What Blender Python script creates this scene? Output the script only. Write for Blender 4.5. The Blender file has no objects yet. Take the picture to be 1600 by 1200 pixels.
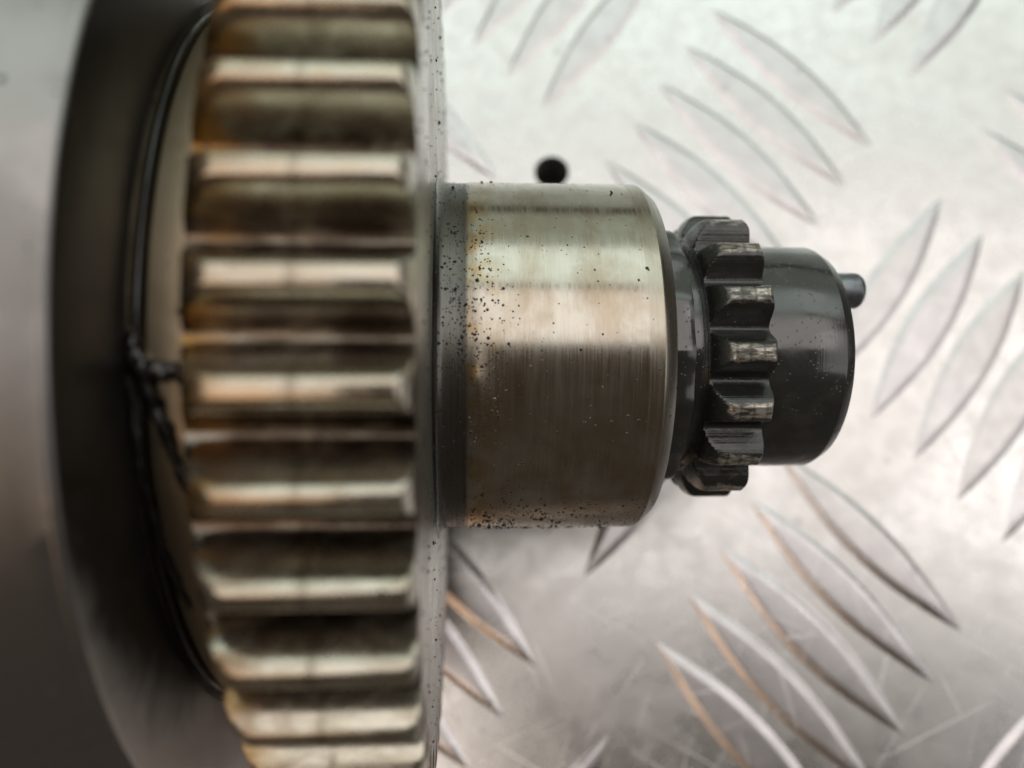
import bpy, bmesh, math, random
from mathutils import Matrix, Vector, noise as mnoise

random.seed(7)
scene = bpy.context.scene
MM = 0.001
rad = math.radians

# ------------------------------------------------------------------ geometry of the view
F = 1200.0 / 1600.0            # focal length in image widths
D = 73.0                       # camera to shaft axis, mm
PHI = rad(3.2)                 # shaft recedes slightly to the right
YC = -0.0358 * D               # camera sits a little towards the viewer from the axis
R_GEAR, R_ROOT, R_WEB, R_BOSS = 0.507 * D, 0.4577 * D, 0.522 * D, 0.402 * D
R_JOUR, R_SPR, R_SPRROOT, R_CAP = 16.0, 13.35, 11.3, 10.45


def xn(px, r):
    """axial position of a point seen at picture column px (of 1600) on the crest of radius r"""
    return (D - r) * math.tan(PHI + math.atan((px - 800) / 1200.0))


# frame S = shaft frame (x along the shaft, camera above).  camera frame -> S
CAM_S = Matrix(((math.cos(PHI), 0, -math.sin(PHI), 0),
                (0, 1, 0, YC),
                (math.sin(PHI), 0, math.cos(PHI), D),
                (0, 0, 0, 1)))
# floor plane in the camera frame: normal n, through (0,0,-d0)
A_T, B_T = -0.0275, -0.2061
n_cam = Vector((A_T, -B_T, 1.0)).normalized()
n_s = (CAM_S.to_3x3() @ n_cam)
BAR_H = 0.36
X_WEB0 = xn(207, R_BOSS) - 0.2            # web face


def lowest(x, r):                            # height (along n_s) of the lowest point of a disc
    perp = math.hypot(n_s.y, n_s.z)
    return n_s.x * x - r * perp


low = min(lowest(X_WEB0 - 1.2, R_WEB), lowest(X_WEB0 - 16.8, R_WEB))
cam_h = n_s.dot(CAM_S.translation)
H = cam_h - low + BAR_H                      # camera height above the plate, mm
d0 = H / n_cam.z
# world frame on the plate; origin where the optical axis meets it
e1 = Vector((1, 0, -A_T)).normalized()
eY = n_cam.cross(e1).normalized()
CAM_W = Matrix((e1, eY, n_cam)).to_4x4()     # rows: world axes in camera frame => camera->world rotation
orig = Vector((0, 0, -d0))
CAM_W.translation = CAM_W.to_3x3() @ (-orig)
S_W = CAM_W @ CAM_S.inverted()               # S (mm) -> world (mm)


def to_m(m):
    m = m.copy(); m.translation = m.translation * MM
    return m


def floor_at(px, py):
    """world point (mm) on the plate seen at picture pixel"""
    d = CAM_W.to_3x3() @ Vector(((px - 800) / 1200.0, (600 - py) / 1200.0, -1))
    o = CAM_W.translation
    t = -o.z / d.z
    return o + d * t


# ------------------------------------------------------------------ camera
cam_d = bpy.data.cameras.new('camera')
cam = bpy.data.objects.new('camera', cam_d)
scene.collection.objects.link(cam)
cam.matrix_world = to_m(CAM_W)
cam_d.sensor_width = 36.0
cam_d.lens = 36.0 * F
cam_d.clip_start = 0.003
cam_d.clip_end = 20.0
cam_d.dof.use_dof = True
cam_d.dof.focus_distance = 0.845 * D * MM
cam_d.dof.aperture_fstop = 17.0
scene.camera = cam

# ------------------------------------------------------------------ light
world = bpy.data.worlds.new('World')
scene.world = world
world.use_nodes = True
bg = world.node_tree.nodes['Background']
bg.inputs['Color'].default_value = (0.86, 0.71, 0.56, 1)
bg.inputs['Strength'].default_value = 0.07


def area_lamp(name, loc, aim, sx, sy, radiance, col):
    ld = bpy.data.lights.new(name, 'AREA')
    ld.shape = 'RECTANGLE'; ld.size = sx; ld.size_y = sy
    ld.energy = radiance * math.pi * sx * sy
    ld.color = col
    o = bpy.data.objects.new(name, ld)
    scene.collection.objects.link(o)
    o.location = loc
    z = (Vector(loc) - Vector(aim)).normalized()
    x = Vector((1, 0, 0)); y = z.cross(x).normalized(); x = y.cross(z)
    o.matrix_world = Matrix.Translation(loc) @ Matrix((x, y, z)).transposed().to_4x4()
    return o


# workshop ceiling panel overhead, a window further back, a warm lamp at the front left
area_lamp('ceiling_panel', (0.12, 0.215, 1.0), (0.12, 0.215, 0), 1.60, 0.62, 1.42, (1.0, 0.94, 0.895))
area_lamp('window_light', (0.25, 0.92, 0.94), (0.25, 0, 0), 2.3, 0.62, 1.30, (0.90, 1.0, 0.93))
area_lamp('wall_glow_fill', (0.25, 1.25, 0.385), (0.25, 0, 0), 2.3, 0.68, 0.40, (0.88, 1.0, 0.84))  # added lamp standing in for a dim lit wall; lifts the journal's far flank
area_lamp('ceiling_panel_left', (-0.50, -0.30, 1.0), (-0.50, -0.30, 0), 0.86, 0.34, 1.35, (1.0, 0.90, 0.82))
area_lamp('side_fill', (1.05, -0.10, 0.72), (0, 0, 0), 1.0, 0.8, 0.75, (1.0, 0.96, 0.94))  # added fill lamp, no window known there; brightens the dark bar edges
area_lamp('warm_lamp', (-0.42, -0.62, 1.0), (-0.2, -0.2, 0), 0.56, 0.28, 1.5, (1.0, 0.62, 0.36))

scene.view_settings.view_transform = 'Standard'
scene.view_settings.look = 'None'
scene.view_settings.exposure = 0.0
scene.view_settings.gamma = 1.0
scene.view_settings.use_curve_mapping = False
scene.render.engine = 'CYCLES'


# ------------------------------------------------------------------ material helpers
class NT:
    def __init__(self, name):
        self.m = bpy.data.materials.new(name)
        self.m.use_nodes = True
        self.t = self.m.node_tree
        self.b = self.t.nodes['Principled BSDF']
        self.tc = self.t.nodes.new('ShaderNodeTexCoord')
        self.oi = self.t.nodes.new('ShaderNodeObjectInfo')

    def n(self, kind, **kw):
        nd = self.t.nodes.new(kind)
        for k, v in kw.items(): setattr(nd, k, v)
        return nd

    def l(self, a, b): self.t.links.new(a, b)

    def put(self, sock, v):
        if hasattr(v, 'is_output'): self.l(v, sock)
        elif isinstance(v, (tuple, list)) and len(v) == 3 and sock.type == 'RGBA': sock.default_value = (*v, 1)
        else: sock.default_value = v

    def coord(self, scale=(1, 1, 1), rot=(0, 0, 0), rnd=0.0, loc=(0, 0, 0)):
        """object coordinates in mm times scale, shifted by a per-object random"""
        mp = self.n('ShaderNodeMapping')
        mp.inputs['Scale'].default_value = [s * 1000 for s in scale]
        mp.inputs['Location'].default_value = loc
        src = self.tc.outputs['Object']
        if any(rot):                     # turn first, then stretch
            m0 = self.n('ShaderNodeMapping'); m0.inputs['Rotation'].default_value = rot
            self.l(src, m0.inputs['Vector']); src = m0.outputs[0]
        self.l(src, mp.inputs['Vector'])
        if not rnd: return mp.outputs[0]
        a = self.n('ShaderNodeVectorMath', operation='MULTIPLY_ADD')
        cx = self.n('ShaderNodeCombineXYZ')
        for i in range(3): self.l(self.oi.outputs['Random'], cx.inputs[i])
        self.l(cx.outputs[0], a.inputs[0]); a.inputs[1].default_value = (rnd, rnd * 1.7, rnd * .6)
        self.l(mp.outputs[0], a.inputs[2])
        return a.outputs[0]

    def noise(self, vec, scale=1, detail=4, rough=.55, dist=0):
        x = self.n('ShaderNodeTexNoise')
        x.inputs['Scale'].default_value = scale; x.inputs['Detail'].default_value = detail
        x.inputs['Roughness'].default_value = rough; x.inputs['Distortion'].default_value = dist
        self.l(vec, x.inputs['Vector'])
        return x.outputs['Fac']

    def voro(self, vec, scale=1):
        x = self.n('ShaderNodeTexVoronoi'); x.inputs['Scale'].default_value = scale
        self.l(vec, x.inputs['Vector'])
        return x

    def ramp(self, v, lo, hi, a=0.0, b=1.0):
        x = self.n('ShaderNodeMapRange'); x.interpolation_type = 'SMOOTHSTEP'
        x.inputs['From Min'].default_value = lo; x.inputs['From Max'].default_value = hi
        x.inputs['To Min'].default_value = a; x.inputs['To Max'].default_value = b
        self.l(v, x.inputs['Value'])
        return x.outputs[0]

    def math(self, op, a, b=0.0, c=None):
        x = self.n('ShaderNodeMath', operation=op)
        self.put(x.inputs[0], a); self.put(x.inputs[1], b)
        if c is not None: self.put(x.inputs[2], c)
        return x.outputs[0]

    def mix(self, f, a, b):
        x = self.n('ShaderNodeMix', data_type='RGBA')
        self.put(x.inputs['Factor'], f)
        self.put(x.inputs['A'], a) if False else None
        ins = [s for s in x.inputs if s.type == 'RGBA']
        self.put(ins[0], a); self.put(ins[1], b)
        return [s for s in x.outputs if s.type == 'RGBA'][0]

    def sep(self):
        s = self.n('ShaderNodeSeparateXYZ')
        self.l(self.coord(), s.inputs[0])
        return s.outputs

    def radius(self):
        s = self.sep()
        y2 = self.math('MULTIPLY', s[1], s[1]); z2 = self.math('MULTIPLY', s[2], s[2])
        return self.math('SQRT', self.math('ADD', y2, z2)), s

    def bump(self, h, strength, dist_mm=0.1, prev=None):
        x = self.n('ShaderNodeBump'); x.inputs['Strength'].default_value = strength
        x.inputs['Distance'].default_value = dist_mm * MM
        self.l(h, x.inputs['Height'])
        if prev is not None: self.l(prev, x.inputs['Normal'])
        return x.outputs[0]

    def set(self, **kw):
        for k, v in kw.items(): self.put(self.b.inputs[k.replace('_', ' ')], v)
        return self.m

    def turned(self, aniso):
        t = self.n('ShaderNodeTangent', direction_type='RADIAL', axis='X')
        self.l(t.outputs[0], self.b.inputs['Tangent'])
        self.b.inputs['Anisotropic'].default_value = aniso


def mat_plate(name='aluminium_plate', local=False):
    k = NT(name)
    r = 40.0 if local else 0
    c = k.coord(rnd=r)
    big = k.noise(c, .03, 5, .6)
    mid = k.noise(c, .30, 5, .6, .2)
    sc = None
    for i, (ang, s, th) in enumerate([(.5, .5, .66), (1.9, .45, .67), (2.7, .6, .67), (1.15, .35, .68), (2.2, .8, .68)]):
        v = k.coord(scale=(.06 * s, 3.0 * s, 1), rot=(0, 0, ang), rnd=r, loc=(i * 7.3, i * 3.1, 0))
        x = k.ramp(k.noise(v, 1, 2, .5), th, th + .05)
        sc = x if sc is None else k.math('MAXIMUM', sc, x)
    col = k.mix(k.ramp(mid, .35, .7), (.67, .655, .67) if local else (.77, .765, .76), (.60, .585, .60) if local else (.69, .68, .675))
    col = k.mix(k.ramp(big, .48, .70, 0, .3), col, (.62, .60, .57))
    spots = k.voro(c, .11)
    sp = k.math('MULTIPLY', k.ramp(spots.outputs['Distance'], .05, .11, 1, 0), k.ramp(spots.outputs['Color'], .55, .6))
    col = k.mix(k.math('MULTIPLY', sp, .4), col, (.36, .35, .36))
    col = k.mix(k.math('MULTIPLY', sc, .5), col, (.88, .88, .88))
    ro = k.math('ADD', k.ramp(mid, .3, .72, .25, .31), k.math('MULTIPLY', sc, .12))
    ro = k.math('ADD', ro, k.ramp(big, .35, .65, -.03, .05))
    fine = k.noise(k.coord(scale=(3, 3, 3)), 1, 3)
    b = k.bump(k.noise(c, .2, 2), .10, .25)
    b = k.bump(fine, .05, .05, b)
    b = k.bump(sc, .28, .03, b)
    return k.set(Base_Color=col, Metallic=1.0, Roughness=ro, Normal=b)


def specks(k, scale, size, presence, rnd=0):
    v = k.voro(k.coord(rnd=rnd), scale)
    s = k.n('ShaderNodeSeparateColor'); k.l(v.outputs['Color'], s.inputs[0])
    lim = k.math('MULTIPLY', s.outputs[1], size)
    m = k.math('MULTIPLY', k.math('SUBTRACT', lim, v.outputs['Distance']), 14.0)
    m = k.math('MAXIMUM', k.math('MINIMUM', m, 1.0), 0.0)
    return k.math('MULTIPLY', m, k.math('LESS_THAN', s.outputs[0], presence))


def mat_journal():
    k = NT('ground_journal_steel')
    r, s = k.radius()
    x = s[0]
    grind = k.noise(k.coord(scale=(9, .12, .12)), 1, 3, .6)
    fine = k.noise(k.coord(scale=(40, .5, .5)), 1, 2, .6)
    cloud = k.noise(k.coord(scale=(.22, .22, .22)), 1, 5, .6, .4)
    streak = k.noise(k.coord(scale=(.55, .10, .10)), 1, 3, .5)
    col = k.mix(k.ramp(cloud, .4, .62), (.57, .545, .48), (.47, .43, .36))
    col = k.mix(k.ramp(streak, .50, .70, 0, .2), col, (.34, .305, .25))
    col = k.mix(k.ramp(grind, .55, .75, 0, .25), col, (.58, .56, .52))
    xr_ = xn(1016, R_JOUR)
    rim = k.ramp(x, xr_ - .05, xr_ + .05)
    col = k.mix(k.math('MULTIPLY', rim, .3), col, (.40, .37, .30))
    smear = k.ramp(k.noise(k.coord(scale=(.35, .14, .14), loc=(3, 1, 7)), 1, 5, .6, .3), .44, .72)
    col = k.mix(k.math('MULTIPLY', smear, .5), col, (.33, .24, .14))
    # brownish heat tint towards the root, straw patch
    lo, hi = xn(736, R_JOUR), xn(800, R_JOUR)
    tint = k.math('MULTIPLY', k.ramp(x, lo, hi, 1, 0), k.ramp(k.noise(k.coord(scale=(.4, .4, .4)), 1, 4), .42, .6))
    col = k.mix(k.math('MULTIPLY', tint, .8), col, (.46, .32, .16))
    bev = k.ramp(x, xn(1043, R_JOUR) - .04, xn(1043, R_JOUR) + .02)
    col = k.mix(k.math('MULTIPLY', bev, .6), col, (.24, .24, .235))
    # dark dirt: dense near the root and along the viewer side flank
    side = k.ramp(s[1], -14.2, -11.0, 1, 0)
    near = k.ramp(x, lo - 1.5, lo + 5.0, 1, .06)
    dens = k.math('MAXIMUM', k.math('MULTIPLY', side, .75), k.math('MULTIPLY', near, k.ramp(cloud, .38, .6, .15, .8)))
    d1 = specks(k, 2.4, .36, dens)
    d2 = specks(k, 4.6, .42, k.math('MULTIPLY', dens, .9))
    d3 = specks(k, 1.1, .22, k.math('MULTIPLY', dens, .35))
    dirt = k.math('MAXIMUM', k.math('MAXIMUM', d1, d2), d3)
    pale = specks(k, 2.6, .13, .10)
    dark = k.ramp(x, lo - .5, lo - .1, 1, 0)          # unpolished relief band
    col = k.mix(k.math('MULTIPLY', dark, .9), col, (.115, .12, .118))
    col = k.mix(dirt, col, (.012, .010, .009))
    col = k.mix(k.math('MULTIPLY', pale, .6), col, (.75, .74, .70))
    met = k.math('SUBTRACT', 1.0, k.math('MAXIMUM', dirt, pale))
    ro = k.math('ADD', k.ramp(grind, .3, .75, .13, .24), k.math('MULTIPLY', dirt, .5))
    ro = k.math('ADD', ro, k.math('MULTIPLY', dark, .12))
    ro = k.math('ADD', ro, k.math('MULTIPLY', rim, .06))
    b = k.bump(fine, .045, .01)
    b = k.bump(k.noise(k.coord(scale=(.9, .9, .9)), 1, 3), .12, .02, b)
    b = k.bump(dirt, .6, .08, b)
    k.turned(.45)
    return k.set(Base_Color=col, Metallic=met, Roughness=ro, Normal=b)


def mat_gear():
    k = NT('oiled_gear_steel')
    r, s = k.radius()
    cloud = k.noise(k.coord(scale=(.30, .5, .5), rnd=60), 1, 5, .62, .5)
    fine = k.noise(k.coord(scale=(.9, 1.6, 1.6), rnd=30), 1, 4, .6)
    col = k.mix(k.ramp(cloud, .38, .64), (.56, .545, .475), (.42, .395, .32))
    xl, xr = xn(300, R_ROOT), xn(640, R_ROOT)
    brown = k.math('MULTIPLY', k.ramp(s[0], xl, xl + (xr - xl) * .55, 1, .15),
                   k.ramp(k.noise(k.coord(scale=(.16, .3, .3), rnd=25), 1, 4, .6, .8), .40, .62))
    col = k.mix(k.math('MULTIPLY', brown, .85), col, (.20, .105, .04))
    rootd = k.math('MULTIPLY', k.ramp(r, R_ROOT + .5, R_ROOT + 2.4, 1, 0), k.ramp(cloud, .3, .6, .6, .95))  # dark grime plus painted occlusion between the teeth
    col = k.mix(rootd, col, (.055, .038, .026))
    crest = k.math('MULTIPLY', k.ramp(r, R_GEAR - .35, R_GEAR - .05), k.math('MULTIPLY', k.ramp(k.oi.outputs['Random'], .3, .8, .05, .5), k.ramp(cloud, .35, .6, .35, 1)))
    col = k.mix(crest, col, (.58, .47, .36))
    amb = k.math('MULTIPLY', k.ramp(s[0], xl, xl + 3.4, 1, 0), k.ramp(k.noise(k.coord(scale=(.3, .4, .4), rnd=33), 1, 3), .35, .55))
    amb = k.math('MULTIPLY', amb, k.math('MAXIMUM', k.ramp(r, R_ROOT + .5, R_ROOT + 1.6), k.ramp(k.oi.outputs['Random'], .55, .65)))
    col = k.mix(k.math('MULTIPLY', amb, .8), col, (.26, .14, .025))
    xm = (xl + xr) / 2 + .2
    band = k.ramp(k.math('ABSOLUTE', k.math('SUBTRACT', s[0], xm)), .12, .45, 1, 0)
    col = k.mix(k.math('MULTIPLY', band, k.ramp(fine, .3, .6, .2, .55)), col, (.20, .17, .13))
    grit = specks(k, 1.6, .3, k.ramp(s[0], xl, xr, .06, .16), rnd=50)
    col = k.mix(grit, col, (.012, .010, .009))
    met = k.math('SUBTRACT', k.math('SUBTRACT', .97, k.math('MULTIPLY', brown, .35)), k.math('MULTIPLY', grit, .9))
    ro = k.ramp(fine, .3, .7, .17, .29)
    b = k.bump(fine, .05, .08)
    k.b.inputs['Coat Weight'].default_value = .2
    k.b.inputs['Coat Roughness'].default_value = .12
    k.b.inputs['Coat Tint'].default_value = (1, .92, .80, 1)
    return k.set(Base_Color=col, Metallic=k.math('MAXIMUM', met, 0.0), Roughness=ro, Normal=b)


def mat_turned(name, c1, c2, rough, ring=7.0, rings=.12, speck=.12, aniso=.5):
    k = NT(name)
    r, s = k.radius()
    v = k.n('ShaderNodeCombineXYZ'); k.l(k.math('MULTIPLY', r, ring), v.inputs[0]); k.l(k.math('MULTIPLY', s[0], ring), v.inputs[1])
    lines = k.noise(v.outputs[0], 1, 3, .6)
    cloud = k.noise(k.coord(scale=(.18, .18, .18)), 1, 5, .6, .6)
    col = k.mix(k.ramp(cloud, .38, .64), c1, c2)
    dirt = k.math('MAXIMUM', specks(k, 1.3, .30, k.ramp(cloud, .4, .65, speck * .3, speck * 2)), specks(k, 2.8, .36, speck))
    col = k.mix(dirt, col, (.012, .011, .010))
    ro = k.math('ADD', k.ramp(cloud, .3, .7, rough - .05, rough + .08), k.math('MULTIPLY', dirt, .4))
    b = k.bump(lines, rings, .03)
    k.turned(aniso)
    return k.set(Base_Color=col, Metallic=k.math('SUBTRACT', 1.0, dirt), Roughness=ro, Normal=b)


def mat_black(name, wet=True, ior=1.95):
    k = NT(name)
    cloud = k.noise(k.coord(scale=(.35, .35, .35), rnd=20), 1, 5, .6, .5)
    ring = k.noise(k.coord(scale=(7, .15, .15)), 1, 3)
    drops = k.voro(k.coord(rnd=20), 2.3)
    dm = k.math('MULTIPLY', k.ramp(drops.outputs['Distance'], .06, .22, 1, 0), k.ramp(cloud, .46, .58))
    dust = specks(k, 2.2, .17, .07, rnd=20)
    col = k.mix(k.ramp(cloud, .4, .65), (.014, .016, .016), (.030, .031, .030))
    col = k.mix(k.math('MULTIPLY', dust, .6), col, (.30, .29, .26))
    ro = k.ramp(cloud, .38, .60, .24, .12 if wet else .3)
    b = k.bump(ring, .40, .02)
    b = k.bump(dm, .5 if wet else .15, .10, b)
    k.b.inputs['IOR'].default_value = ior
    return k.set(Base_Color=col, Metallic=0.0, Roughness=ro, Normal=b)


def mat_sprocket():
    """black oxide with bare steel where the chain has worn it"""
    k = NT('worn_black_sprocket_steel')
    r, s = k.radius()
    cloud = k.noise(k.coord(scale=(.6, .9, .9), rnd=40), 1, 5, .65, .4)
    xl, xr = xn(1112, R_SPRROOT), xn(1220, R_SPR)
    seg = k.n('ShaderNodeTexWave', wave_type='BANDS', bands_direction='X')
    seg.inputs['Scale'].default_value = .29; seg.inputs['Distortion'].default_value = .8
    seg.inputs['Detail'].default_value = 1
    k.l(k.coord(scale=(1, .2, .2), rnd=9), seg.inputs['Vector'])
    edge = k.ramp(k.math('ADD', r, k.math('MULTIPLY', cloud, 1.0)), R_SPR + .27, R_SPR + .55)
    worn = k.math('MULTIPLY', edge, k.ramp(seg.outputs['Fac'], .02, .22, .45, 1))
    worn = k.math('MULTIPLY', worn, k.ramp(k.noise(k.coord(scale=(.8, 3.2, 3.2), rnd=40), 1, 3, .55), .36, .66, .05, .9))
    steps = k.noise(k.coord(scale=(.05, 5, 5)), 1, 2)
    dust = specks(k, 2.6, .2, .16, rnd=20)
    col = k.mix(k.ramp(cloud, .4, .65), (.010, .011, .010), (.022, .022, .020))
    col = k.mix(worn, col, (.72, .68, .60))
    col = k.mix(k.math('MULTIPLY', k.ramp(cloud, .52, .6), k.math('MULTIPLY', worn, .7)), col, (.13, .075, .035))
    col = k.mix(k.math('MULTIPLY', dust, .5), col, (.3, .28, .25))
    met = k.math('MULTIPLY', worn, .95)
    ro = k.math('ADD', k.ramp(cloud, .38, .6, .34, .14), k.math('MULTIPLY', worn, .10))
    b = k.bump(steps, .6, .06)
    b = k.bump(k.noise(k.coord(scale=(2, 2, 2), rnd=20), 1, 3), .35, .06, b)
    k.b.inputs['IOR'].default_value = 1.7
    return k.set(Base_Color=col, Metallic=met, Roughness=ro, Normal=b)


def mat_plain(name, col, rough, metal=0.0, bump=.3, scale=1.2, coat=0.0):
    k = NT(name)
    f = k.noise(k.coord(scale=(scale,) * 3, rnd=10), 1, 4)
    c = k.mix(k.ramp(f, .35, .65), col, tuple(v * .6 for v in col))
    k.b.inputs['Coat Weight'].default_value = coat
    k.b.inputs['Coat Roughness'].default_value = .05
    return k.set(Base_Color=c, Metallic=metal, Roughness=k.ramp(f, .3, .7, rough, rough * 1.5), Normal=k.bump(f, bump, .1))


M_PLATE = mat_plate()
M_BAR = mat_plate('aluminium_raised_bar', True)
M_HOLE = mat_plain('dark_hole_wall', (.16, .15, .14), .4)
M_JOUR = mat_journal()
M_GEAR = mat_gear()
M_GFACE = mat_turned('gear_face_steel', (.60, .59, .56), (.47, .455, .42), .30, speck=.16)
def mat_webface():
    k = NT('oiled_shaded_web_face')
    r, s = k.radius()
    v = k.n('ShaderNodeCombineXYZ'); k.l(k.math('MULTIPLY', r, 5.0), v.inputs[0])
    lines = k.noise(v.outputs[0], 1, 3, .6)
    cloud = k.noise(k.coord(scale=(.2, .2, .2)), 1, 5, .6, .6)
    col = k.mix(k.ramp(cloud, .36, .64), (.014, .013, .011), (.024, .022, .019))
    dirt = specks(k, 1.3, .30, .2)
    col = k.mix(dirt, col, (.008, .008, .007))
    dust = specks(k, 1.0, .14, .14)
    col = k.mix(k.math('MULTIPLY', dust, .5), col, (.3, .29, .27))
    b = k.bump(lines, .15, .03)
    b = k.bump(k.noise(k.coord(scale=(.5, .5, .5)), 1, 3), .2, .1, b)
    k.b.inputs['IOR'].default_value = 1.6
    # oil film and dark reflection painted together; lighter sectors paint reflected light
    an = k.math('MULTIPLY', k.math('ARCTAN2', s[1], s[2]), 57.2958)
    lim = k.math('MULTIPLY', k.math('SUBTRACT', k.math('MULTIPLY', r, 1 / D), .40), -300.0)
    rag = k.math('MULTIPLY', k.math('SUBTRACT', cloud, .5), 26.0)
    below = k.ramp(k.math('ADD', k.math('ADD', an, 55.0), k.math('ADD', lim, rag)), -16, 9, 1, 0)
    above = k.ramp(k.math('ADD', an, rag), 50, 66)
    lit_zone = k.math('MULTIPLY', k.math('MAXIMUM', below, above), k.math('SUBTRACT', 1.0, dirt))
    col = k.mix(lit_zone, col, (.56, .51, .48))
    return k.set(Base_Color=col, Metallic=k.math('MULTIPLY', lit_zone, .5), Roughness=k.math('ADD', k.math('ADD', k.ramp(cloud, .3, .7, .30, .42), k.math('MULTIPLY', lit_zone, .10)), k.math('MULTIPLY', dirt, .4)), Normal=b)


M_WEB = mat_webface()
M_RIM = mat_turned('web_rim_steel', (.34, .33, .325), (.27, .26, .255), .38, speck=.04, aniso=0.0)
M_BOSS = mat_turned('boss_steel', (.44, .365, .26), (.34, .27, .18), .34, speck=.08)
M_BLACK = mat_black('black_oxide_oily')
M_CAP = mat_black('black_oxide_nose', True, 1.95)
M_SPR = mat_sprocket()
M_SLUDGE = mat_plain('black_oil_sludge', (.012, .011, .011), .12, 0, .5, 1.6, coat=.6)
M_PIN = mat_plain('dark_steel_pin', (.27, .295, .32), .28, .9, .25, .8)
M_GRIT = mat_plain('black_grit', (.018, .015, .013), .45, 0, .2, 4)


# ------------------------------------------------------------------ mesh helpers
def make_obj(name, verts, faces, mat, parent=None, sharp=30, smooth=True):
    me = bpy.data.meshes.new(name)
    me.from_pydata([Vector(v) * MM for v in verts], [], faces)
    me.validate()
    if smooth:
        me.shade_smooth()
        me.set_sharp_from_angle(angle=rad(sharp))
    me.materials.append(mat)
    o = bpy.data.objects.new(name, me)
    scene.collection.objects.link(o)
    if parent: o.parent = parent
    return o


def lathe(name, prof, mat, parent, seg=192, rfun=None, sharp=30):
    """prof: (x, r) from left to right, closed on the axis at both ends"""
    V, Fc = [], []
    n = len(prof)
    for j in range(seg):
        a = 2 * math.pi * j / seg
        for i, (x, r) in enumerate(prof):
            rr = rfun(i, a, r) if rfun else r
            V.append((x, rr * math.sin(a), rr * math.cos(a)))
    for j in range(seg):
        k = (j + 1) % seg
        for i in range(n - 1):
            Fc.append((j * n + i, j * n + i + 1, k * n + i + 1, k * n + i))
    Fc.append(tuple(j * n for j in range(seg)))
    Fc.append(tuple(j * n + n - 1 for j in reversed(range(seg))))
    o = make_obj(name, V, Fc, mat, parent, sharp)
    bm = bmesh.new(); bm.from_mesh(o.data); bmesh.ops.recalc_face_normals(bm, faces=bm.faces); bm.to_mesh(o.data); bm.free()
    o.data.set_sharp_from_angle(angle=rad(sharp))
    return o


def arc(x0, r0, x1, r1, n, convex=True):
    """quarter-ellipse between two profile points"""
    out = []
    for i in range(n + 1):
        t = math.pi / 2 * i / n
        if convex: out.append((x0 + (x1 - x0) * math.sin(t), r1 + (r0 - r1) * math.cos(t)))
        else: out.append((x0 + (x1 - x0) * (1 - math.cos(t)), r0 + (r1 - r0) * math.sin(t)))
    return out


# ------------------------------------------------------------------ tread plate
PT = 3.0
hole_c = floor_at(862, 269)
hr = 2.5
V, Fc = [], []
NH = 40
q = 4.5
for j in range(NH):
    a = 2 * math.pi * j / NH
    V.append((hole_c.x + (hr + .12) * math.cos(a), hole_c.y + (hr + .12) * math.sin(a), 0))
for j in range(NH):
    a = 2 * math.pi * j / NH
    V.append((hole_c.x + hr * math.cos(a), hole_c.y + hr * math.sin(a), -.3))
for j in range(NH):
    a = 2 * math.pi * j / NH
    V.append((hole_c.x + hr * math.cos(a), hole_c.y + hr * math.sin(a), -PT - 5))
for j in range(NH):
    a = 2 * math.pi * j / NH
    m = max(abs(math.cos(a)), abs(math.sin(a)))
    V.append((hole_c.x + q * math.cos(a) / m, hole_c.y + q * math.sin(a) / m, 0))
for j in range(NH):
    k = (j + 1) % NH
    Fc.append((3 * NH + j, 3 * NH + k, k, j))
    Fc.append((j, k, NH + k, NH + j))
    Fc.append((NH + j, NH + k, 2 * NH + k, 2 * NH + j))
Fc.append(tuple(2 * NH + j for j in range(NH)))
B = 400.0
base = len(V)
for sx, sy in ((1, 1), (-1, 1), (-1, -1), (1, -1)): V.append((sx * B, sy * B, 0))
corner = [NH // 8, 3 * NH // 8, 5 * NH // 8, 7 * NH // 8]
for c in range(4):
    j0, j1 = corner[c], corner[(c + 1) % 4]
    ring = []
    j = j0
    while True:
        ring.append(3 * NH + j)
        if j == j1: break
        j = (j + 1) % NH
    Fc.append(tuple([base + c, base + (c + 1) % 4] + ring[::-1]))
lower = len(V)
for sx, sy in ((1, 1), (-1, 1), (-1, -1), (1, -1)): V.append((sx * B, sy * B, -PT))
for c in range(4): Fc.append((base + c, lower + c, lower + (c + 1) % 4, base + (c + 1) % 4))
plate = make_obj('tread_plate', V, Fc, M_PLATE, None, 40, True)
bm = bmesh.new(); bm.from_mesh(plate.data); bmesh.ops.triangulate(bm, faces=[f for f in bm.faces if len(f.verts) > 4])
bmesh.ops.recalc_face_normals(bm, faces=bm.faces); bm.to_mesh(plate.data); bm.free()
plate.data.materials.append(M_HOLE)
for p in plate.data.polygons:
    if p.center.z < -.0012 and (p.center.xy - Vector((hole_c.x, hole_c.y)) * MM).length < .004: p.material_index = 1
plate.data.update()
# make the top face up
if sum(p.normal.z * p.area for p in plate.data.polygons if abs(p.center.z) < 1e-6) < 0: plate.data.flip_normals()
plate['kind'] = 'structure'
plate['label'] = 'scuffed silver aluminium tread plate with raised bars lying under the crankshaft'

# raised lens-shaped bars in a chequered layout of five-bar groups
AL, BE = 0.8093, 0.595
LB_, P_, S1, S2, C0, C1 = 0.3062 * d0, 0.0706 * d0, 0.4088 * d0, 0.4108 * d0, 0.3084 * d0, -0.3243 * d0
dA = Vector((math.cos(AL), -math.sin(AL)))
dB = Vector((-math.sin(BE), -math.cos(BE)))


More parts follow.
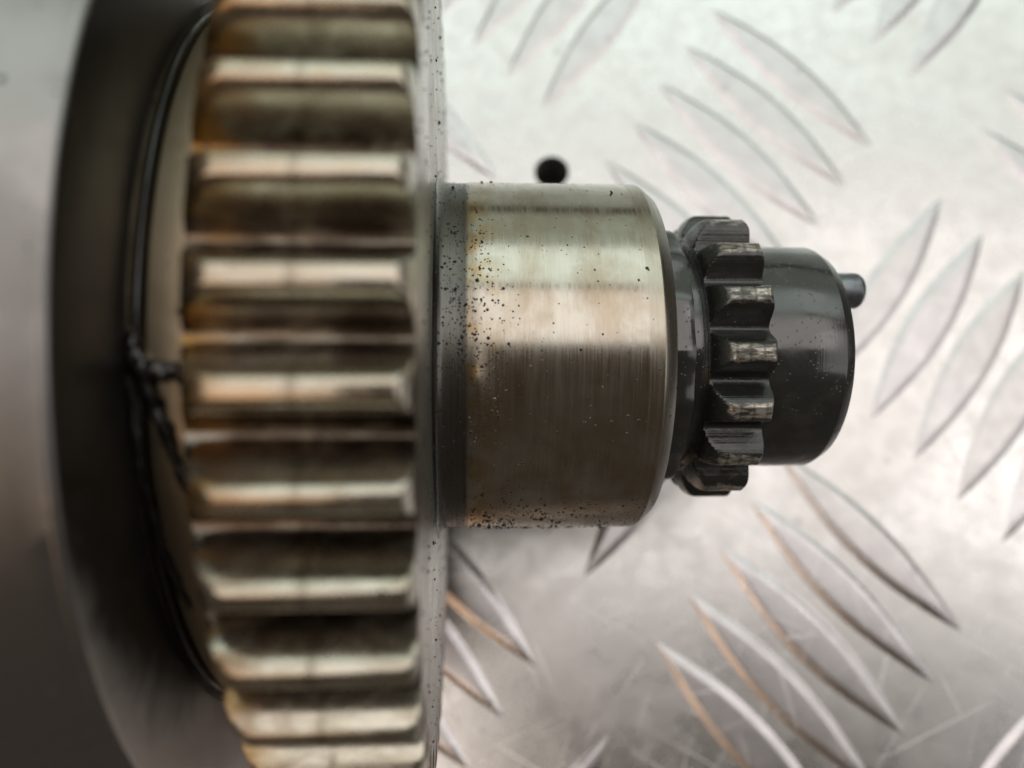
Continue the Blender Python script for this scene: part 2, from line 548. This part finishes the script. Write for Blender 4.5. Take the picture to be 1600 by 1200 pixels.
def bar_mesh(seed):
    rr = random.Random(seed)
    ns, nt = 26, 18
    W = 0.79 * P_
    V, Fc = [], []
    w1, w2 = rr.uniform(.94, 1.05), rr.uniform(.94, 1.05)
    for i in range(ns + 1):
        s = -1 + 2 * i / ns
        w = W / 2 * (1 - abs(s) ** 2.05) + .03
        hs = BAR_H * min(1, (1 - s * s) * 2.2)
        for j in range(nt + 1):
            t = -1 + 2 * j / nt
            t = math.copysign(abs(t) ** .75, t)
            ww = w * (w1 if t > 0 else w2)
            e = max(0.0, min(1.0, (1 - abs(t)) * w / min(1.25, max(.12, w * .7)))); h = hs * e * e * (3 - 2 * e) * (1 - .10 * t * t)
            V.append((s * LB_ / 2, t * ww, h - .02))
    for i in range(ns):
        for j in range(nt):
            a = i * (nt + 1) + j
            Fc.append((a, a + nt + 1, a + nt + 2, a + 1))
    me = bpy.data.meshes.new('raised_bar')
    me.from_pydata([Vector(v) * MM for v in V], [], Fc)
    me.shade_smooth()
    me.materials.append(M_BAR)
    if sum(p.normal.z for p in me.polygons) < 0: me.flip_normals()
    return me


bar_meshes = [bar_mesh(i) for i in range(5)]
NB = 0
for gi in range(-4, 5):
    for gj in range(-4, 5):
        for kk in range(-2, 3):
            c = Vector((C0, -C1)) + dA * gi * S1 + dB * gj * S2
            if (gi + gj) % 2 == 0:
                c = c + dB * P_ * kk; d = dA
            else:
                c = c + dA * P_ * kk; d = dB
            if abs(c.x) > 140 or abs(c.y) > 125: continue
            if (c - hole_c.xy).length < 5: continue
            o = bpy.data.objects.new('raised_bar', bar_meshes[random.randrange(5)])
            scene.collection.objects.link(o)
            o.parent = plate
            o.location = (c.x * MM, c.y * MM, 0)
            o.rotation_euler = (0, 0, math.atan2(d.y, d.x) + (math.pi if random.random() < .5 else 0))
            NB += 1

# ------------------------------------------------------------------ crankshaft
crank = bpy.data.objects.new('crankshaft', None)
scene.collection.objects.link(crank)
crank.empty_display_size = .01
crank.matrix_world = to_m(S_W)
crank['label'] = 'oily used steel crankshaft end with toothed gear, polished journal and black sprocket nose'
crank['category'] = 'crankshaft'

# -- crank web: big turned disc at the left
ch = 1.2
web_prof = [(X_WEB0 - 18, 0.0005)] + [(X_WEB0 - 18, R_WEB - 1.2)] + [(X_WEB0 - 16.8, R_WEB)] + \
           [(X_WEB0 - 1.5, R_WEB), (X_WEB0 - .5, R_WEB - .5)] + \
           arc(X_WEB0 - .5, R_WEB - .5, X_WEB0, R_WEB - .95, 6) + \
           [(X_WEB0, R_WEB - 4), (X_WEB0, R_BOSS + .55), (X_WEB0 - .35, R_BOSS + .4), (X_WEB0 - .35, R_BOSS - 3), (X_WEB0 - .35, 0.0005)]
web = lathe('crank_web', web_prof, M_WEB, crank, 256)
web.data.materials.append(M_RIM)
for p in web.data.polygons:
    if p.center.x < (X_WEB0 - .1) * MM and math.hypot(p.center.y, p.center.z) > (R_WEB - 2) * MM: p.material_index = 1

# -- boss between web and gear, with the dark wet ring in the corner
XG0, XG1 = xn(284, R_ROOT), xn(649, R_ROOT)
boss_prof = [(X_WEB0 - 2, .0005), (X_WEB0 - 2, R_BOSS - .5), (X_WEB0 + .1, R_BOSS - .5), (X_WEB0 + .9, R_BOSS - .45), (X_WEB0 + 1.0, R_BOSS),
             (XG0 - .8, R_BOSS), (XG0 - .7, R_BOSS - .35), (XG0 + .5, R_BOSS - .35), (XG0 + .5, .0005)]
lathe('gear_boss', boss_prof, M_BOSS, crank, 224)
V, Fc = [], []
NS, NR = 260, 10
for j in range(NS):
    a = 2 * math.pi * j / NS
    wob = mnoise.noise(Vector((math.cos(a) * 6, math.sin(a) * 6, 2.1)))
    rr = .23 + .13 * wob
    for i in range(NR):
        b = 2 * math.pi * i / NR
        x = X_WEB0 + .42 + rr * math.cos(b)
        r = R_BOSS - .02 + rr * math.sin(b) + .05 * wob
        V.append((x, r * math.sin(a), r * math.cos(a)))
for j in range(NS):
    for i in range(NR):
        k, l = (j + 1) % NS, (i + 1) % NR
        Fc.append((j * NR + i, k * NR + i, k * NR + l, j * NR + l))
make_obj('oil_ring', V, Fc, M_SLUDGE, crank, 60)

# -- gear body and teeth
gear_prof = [(XG0, .0005), (XG0, R_ROOT - .5), (XG0 + .4, R_ROOT - .06), (XG1 - .3, R_ROOT - .06), (XG1 - .02, R_ROOT - .35),
             (XG1 - .02, R_ROOT - 4), (XG1, R_JOUR + 6), (XG1, R_JOUR + 3), (XG1, .0005)]
gear = lathe('drive_gear', gear_prof, M_GFACE, crank, 224)

NT_G = 43
PITCH = 2 * math.pi / NT_G
HT = R_GEAR - R_ROOT
half = [(.5, 0.0), (.475, .003), (.445, .014), (.415, .038), (.385, .08), (.355, .145), (.325, .24), (.285, .38), (.255, .53), (.22, .67), (.185, .79),
        (.155, .88), (.122, .945), (.095, .985), (.06, 1.0), (0.0, 1.0)]
prof2 = [(-a, h) for a, h in half] + [(a, h) for a, h in reversed(half[:-1])]


def tooth_mesh(name, prof, pitch, rroot, ht, stations, mat, sink=.4, sharp=38):
    """stations: (x, max height fraction); profile clamped to it, ends capped"""
    V, Fc = [], []
    n = len(prof)
    for x, hm in stations:
        for a, h in prof:
            r = rroot + ht * min(h, hm)
            V.append((x, r * math.sin(a * pitch), r * math.cos(a * pitch)))
    m = len(stations)
    for i in range(m - 1):
        for j in range(n - 1):
            a = i * n + j
            Fc.append((a, a + 1, a + n + 1, a + n))
    for si in (0, m - 1):
        b0 = len(V)
        for a, h in prof:
            V.append((stations[si][0], (rroot - sink) * math.sin(a * pitch), (rroot - sink) * math.cos(a * pitch)))
        for j in range(n - 1):
            t = si * n + j
            f = (t, t + 1, b0 + j + 1, b0 + j)
            Fc.append(f[::-1] if si == 0 else f)
    me = bpy.data.meshes.new(name)
    me.from_pydata([Vector(v) * MM for v in V], [], Fc)
    bm = bmesh.new(); bm.from_mesh(me)
    bmesh.ops.remove_doubles(bm, verts=bm.verts, dist=1e-7)
    bmesh.ops.recalc_face_normals(bm, faces=bm.faces)
    bm.to_mesh(me); bm.free()
    me.validate()
    # outward check on the crest
    top = max(me.polygons, key=lambda p: p.center.z)
    if top.normal.z < 0: me.flip_normals()
    me.shade_smooth(); me.set_sharp_from_angle(angle=rad(sharp))
    me.materials.append(mat)
    return me


def gear_tooth(name):
    st = []
    for i in range(9):                               # big rounded chamfer on the left
        t = i / 8
        st.append((XG0 + 2.5 * (1 - math.cos(t * math.pi / 2)) * .55 + 2.5 * t * .45, .06 + .94 * math.sin(t * math.pi / 2)))
    for f in (.35, .65): st.append((XG0 + 2.5 + (XG1 - .8 - XG0 - 2.5) * f, 1.0))
    for i in range(5):
        t = i / 4
        st.append((XG1 - .8 + .8 * math.sin(t * math.pi / 2), 1.0 - .42 * (1 - math.cos(t * math.pi / 2))))
    return tooth_mesh(name, prof2, PITCH, R_ROOT, HT, st, M_GEAR)


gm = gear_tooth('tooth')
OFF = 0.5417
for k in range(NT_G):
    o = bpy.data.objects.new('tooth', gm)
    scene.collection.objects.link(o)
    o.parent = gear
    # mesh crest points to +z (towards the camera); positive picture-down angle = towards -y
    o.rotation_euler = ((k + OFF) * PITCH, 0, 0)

# -- journal
J0 = XG1 - 2
xb0, xb1, xj1, xj2 = xn(703, R_JOUR), xn(736, R_JOUR), xn(1043, R_JOUR), xn(1059, R_JOUR - .85)
jp = [(J0, .0005), (J0, R_JOUR + .9), (XG1 + .03, R_JOUR + .9)]
for i in range(1, 7):
    t = math.pi / 2 * i / 6
    jp.append((XG1 + .03 + .95 * (1 - math.cos(t)), R_JOUR + .9 - .98 * math.sin(t)))
jp += [(xb0, R_JOUR - .08), (xb0 + .3, R_JOUR - .10), (xb1 - .45, R_JOUR - .10), (xb1, R_JOUR), (xb1 + 3, R_JOUR), (xj1 - 3, R_JOUR),
       (xj1 - .12, R_JOUR), (xj1, R_JOUR - .05), (xj2, R_JOUR - .85), (xj2 + .05, R_JOUR - 1.0), (xj2 + .05, .0005)]
lathe('journal', jp, M_JOUR, crank, 288, sharp=22)

# -- black collar behind the sprocket, scalloped to the tooth count
NT_S = 17
PS = 2 * math.pi / NT_S
rc = 12.0
xc0, xc1, xs0, xs1 = xj2 - 1, xn(1090, rc), xn(1110, R_SPRROOT), xn(1219, R_SPR)
cp = [(xc0, .0005), (xc0, rc - .6), (xj2 + .25, rc - .6)] + [(xj2 + .7, rc - .05), (xj2 + 1.0, rc), (xc1 - .5, rc), (xc1 - .12, rc - .15), (xc1, rc - .5),
      (xc1 + .1, R_SPRROOT - .9), (xs0 + .1, R_SPRROOT - .9), (xs0 + .1, .0005)]
lathe('collar', cp, M_BLACK, crank, 204,
      rfun=lambda i, a, r: r + (.26 * (.5 + .5 * math.cos(NT_S * a)) ** 1.6 if 1 <= i <= 7 else 0))

# -- sprocket with separate teeth
sp = [(xs0, .0005), (xs0, R_SPRROOT - .5), (xs0 + .3, R_SPRROOT - .05), (xs1 - .15, R_SPRROOT - .05), (xs1 - .02, R_SPRROOT - .2), (xs1 - .02, .0005)]
spr = lathe('sprocket', sp, M_SPR, crank, 204)
HS = R_SPR - R_SPRROOT
halfs = [(.5, 0), (.47, .01), (.435, .045), (.40, .11), (.365, .20), (.33, .32), (.295, .45), (.26, .58), (.225, .71), (.19, .82), (.155, .905), (.12, .963), (.085, .992), (.045, 1.0), (0, 1.0)]
profs = [(-a, h) for a, h in halfs] + [(a, h) for a, h in reversed(halfs[:-1])]
st = []
for i in range(9):
    t = i / 8
    st.append((xs0 + 1.75 * (t * .65 + .35 * (1 - math.cos(t * math.pi / 2))), .05 + .95 * math.sin(t * math.pi / 2) ** .85))
st += [(xs0 + 1.75 + (xs1 - .45 - xs0 - 1.75) * f, 1.0) for f in (.25, .5, .75)]
for i in range(6):
    t = i / 5
    st.append((xs1 - .45 + .45 * math.sin(t * math.pi / 2), 1.0 - .34 * (1 - math.cos(t * math.pi / 2))))
sm = tooth_mesh('tooth', profs, PS, R_SPRROOT, HS, st, M_SPR, .35, 34)
for k in range(NT_S):
    o = bpy.data.objects.new('tooth', sm)
    scene.collection.objects.link(o)
    o.parent = spr
    o.rotation_euler = (k * PS + rad(.6), 0, 0)

# -- black nose
xe1, xe2 = xn(1325, R_CAP), xn(1337, R_CAP - .5)
xg = xn(1252, R_CAP)
nose = [(xs1 - 1, .0005), (xs1 - 1, R_CAP), (xg, R_CAP), (xg + .25, R_CAP + .03), (xe1 - .1, R_CAP + .03), (xe1, R_CAP), (xe2, R_CAP - .55), (xe2 + .06, R_CAP - .7), (xe2 + .06, .0005)]
lathe('nose', nose, M_CAP, crank, 224, sharp=22)

# -- locating pin in the end face
pz = 2.6
py = YC + (600 - 451) / 1200.0 * (D - pz)
pxe = (D - pz) * math.tan(PHI + math.atan((1344 - 800) / 1200.0))
pr = 1.68
V, Fc = [], []
pin_prof = [(xe2 - 2, pr), (pxe - .75, pr)] + [(pxe - .75 + .75 * math.sin(t), pr - .75 + .75 * math.cos(t)) for t in [math.pi / 2 * i / 6 for i in range(1, 7)]] + [(pxe, .0005)]
pin = lathe('locating_pin', [(xe2 - 2, .0005)] + pin_prof, M_PIN, crank, 40)
pin.location = (0, py * MM, pz * MM)

# -- sludge clots along the boss corner
rr = random.Random(3)


def clot(points, name):
    """a lumpy tube of sludge through (x, angle, radius, thickness) points"""
    V, Fc = [], []
    n = len(points); NR = 14
    P = [Vector((x, r * math.sin(a), r * math.cos(a))) for x, a, r, w in points]
    sub = 10
    C = []
    for i in range(n - 1):
        for s in range(sub):
            t = s / sub; t2 = t * t * (3 - 2 * t)
            C.append((P[i].lerp(P[i + 1], t), points[i][3] * (1 - t2) + points[i + 1][3] * t2))
    C.append((P[-1], points[-1][3]))
    for i, (c, w) in enumerate(C):
        d = (C[min(i + 1, len(C) - 1)][0] - C[max(i - 1, 0)][0]).normalized()
        u = d.cross(Vector((1, .3, .2))).normalized(); v = d.cross(u)
        for j in range(NR):
            b = 2 * math.pi * j / NR
            dirv = u * math.cos(b) + v * math.sin(b)
            k = 1 + .55 * mnoise.noise(c * 1.1 + dirv * .9) + .25 * mnoise.noise(c * 3.1 + dirv * 2)
            V.append(c + dirv * w * k * .62)
    m = len(C)
    for i in range(m - 1):
        for j in range(NR):
            l = (j + 1) % NR
            Fc.append((i * NR + j, i * NR + l, (i + 1) * NR + l, (i + 1) * NR + j))
    Fc.append(tuple(reversed(range(NR)))); Fc.append(tuple((m - 1) * NR + j for j in range(NR)))
    return make_obj(name, V, Fc, M_SLUDGE, crank, 70)


def ang(px_y, r):
    """angle about the shaft of a point at radius r seen at picture row"""
    best = min((abs(600 - 1200 * (r * math.sin(t) - YC) / (D - r * math.cos(t)) - px_y), t) for t in [i / 1000 for i in range(-1200, 1201)])
    return best[1]


rb = R_BOSS
clot([(xn(205, rb), ang(515, rb), rb + .1, .25), (xn(212, rb), ang(540, rb), rb + .3, .75), (xn(222, rb), ang(580, rb), rb + .3, 1.0),
      (xn(238, rb), ang(620, rb), rb + .25, .8), (xn(255, rb), ang(665, rb), rb + .15, .6), (xn(268, rb), ang(720, rb), rb + .1, .5),
      (xn(288, rb), ang(775, rb), rb + .1, .55), (xn(300, rb), ang(825, rb), rb + .05, .75), (xn(312, rb), ang(850, rb), rb, .25)], 'sludge_clot')
clot([(xn(224, rb), ang(590, rb), rb + .2, .5), (xn(255, rb), ang(580, rb), rb + .3, .9), (xn(272, rb), ang(575, rb), rb + .2, .55), (xn(282, rb), ang(600, rb), rb + .1, .2)], 'sludge_clot')
clot([(xn(203, rb), ang(600, rb), rb + .1, .3), (xn(207, rb), ang(680, rb), rb + .1, .45), (xn(214, rb), ang(760, rb), rb + .1, .4),
      (xn(222, rb), ang(830, rb), rb + .1, .55), (xn(236, rb), ang(900, rb), rb + .1, .4), (xn(246, rb), ang(940, rb), rb + .05, .3)], 'sludge_clot')

# -- loose black grit stuck to the journal and gear face: uncountable, one part
V, Fc = [], []
ico = bmesh.new(); bmesh.ops.create_icosphere(ico, subdivisions=1, radius=1)
iv = [v.co.copy() for v in ico.verts]; iff = [[v.index for v in f.verts] for f in ico.faces]; ico.free()


def grain(p, s):
    b = len(V)
    sc = Vector((rr.uniform(.6, 1.5), rr.uniform(.6, 1.4), rr.uniform(.5, 1.1))) * s
    rot = Matrix.Rotation(rr.uniform(0, 6.28), 3, Vector((rr.gauss(0, 1), rr.gauss(0, 1), rr.gauss(0, 1))).normalized())
    for v in iv:
        q = rot @ Vector((v.x * sc.x, v.y * sc.y, v.z * sc.z)) * rr.uniform(.75, 1.2)
        V.append(p + q)
    for f in iff: Fc.append([b + i for i in f])


def on_cyl(x, a, r): return Vector((x, r * math.sin(a), r * math.cos(a)))


for i in range(420):        # viewer-side flank of the journal (lower edge in the picture)
    a = -rad(rr.triangular(42, 96, 76))
    x = xb1 + (xj1 - xb1) * abs(rr.gauss(0, .40))
    if x > xj1: continue
    if mnoise.noise(Vector((x * .5, a * 6, 0))) < -.15: continue
    grain(on_cyl(x, a, R_JOUR), rr.uniform(.04, .13) * (1 if rr.random() < .85 else 1.5))
for i in range(360):        # near the root of the journal
    a = rad(rr.gauss(8, 20))
    x = xb0 + abs(rr.gauss(.9, 1.7))
    if mnoise.noise(Vector((x * .6, a * 7, 5))) < -.1: continue
    grain(on_cyl(x, a, R_JOUR - (.12 if x < xb1 else 0)), rr.uniform(.03, .10) * (1 if rr.random() < .88 else 1.8))
for i in range(130):
    grain(on_cyl(rr.uniform(xb0, xj1), rad(rr.uniform(-95, 88)), R_JOUR), rr.uniform(.025, .07))
for a, x in ((72, xn(757, R_JOUR)), (74, xn(775, R_JOUR)), (58, xn(985, R_JOUR))): grain(on_cyl(x, rad(a), R_JOUR), .2)
for i in range(700):        # gear face
    a = rad(rr.uniform(-180, 180)); r = rr.uniform(R_JOUR + 1.5, R_ROOT - .3)
    if mnoise.noise(Vector((r * .35, a * 5, 9))) < -.05: continue
    grain(on_cyl(XG1, a, r), rr.uniform(.04, .12) * (1 if rr.random() < .9 else 1.6))
g = make_obj('grit', V, Fc, M_GRIT, crank, 40, False)
g['kind'] = 'stuff'
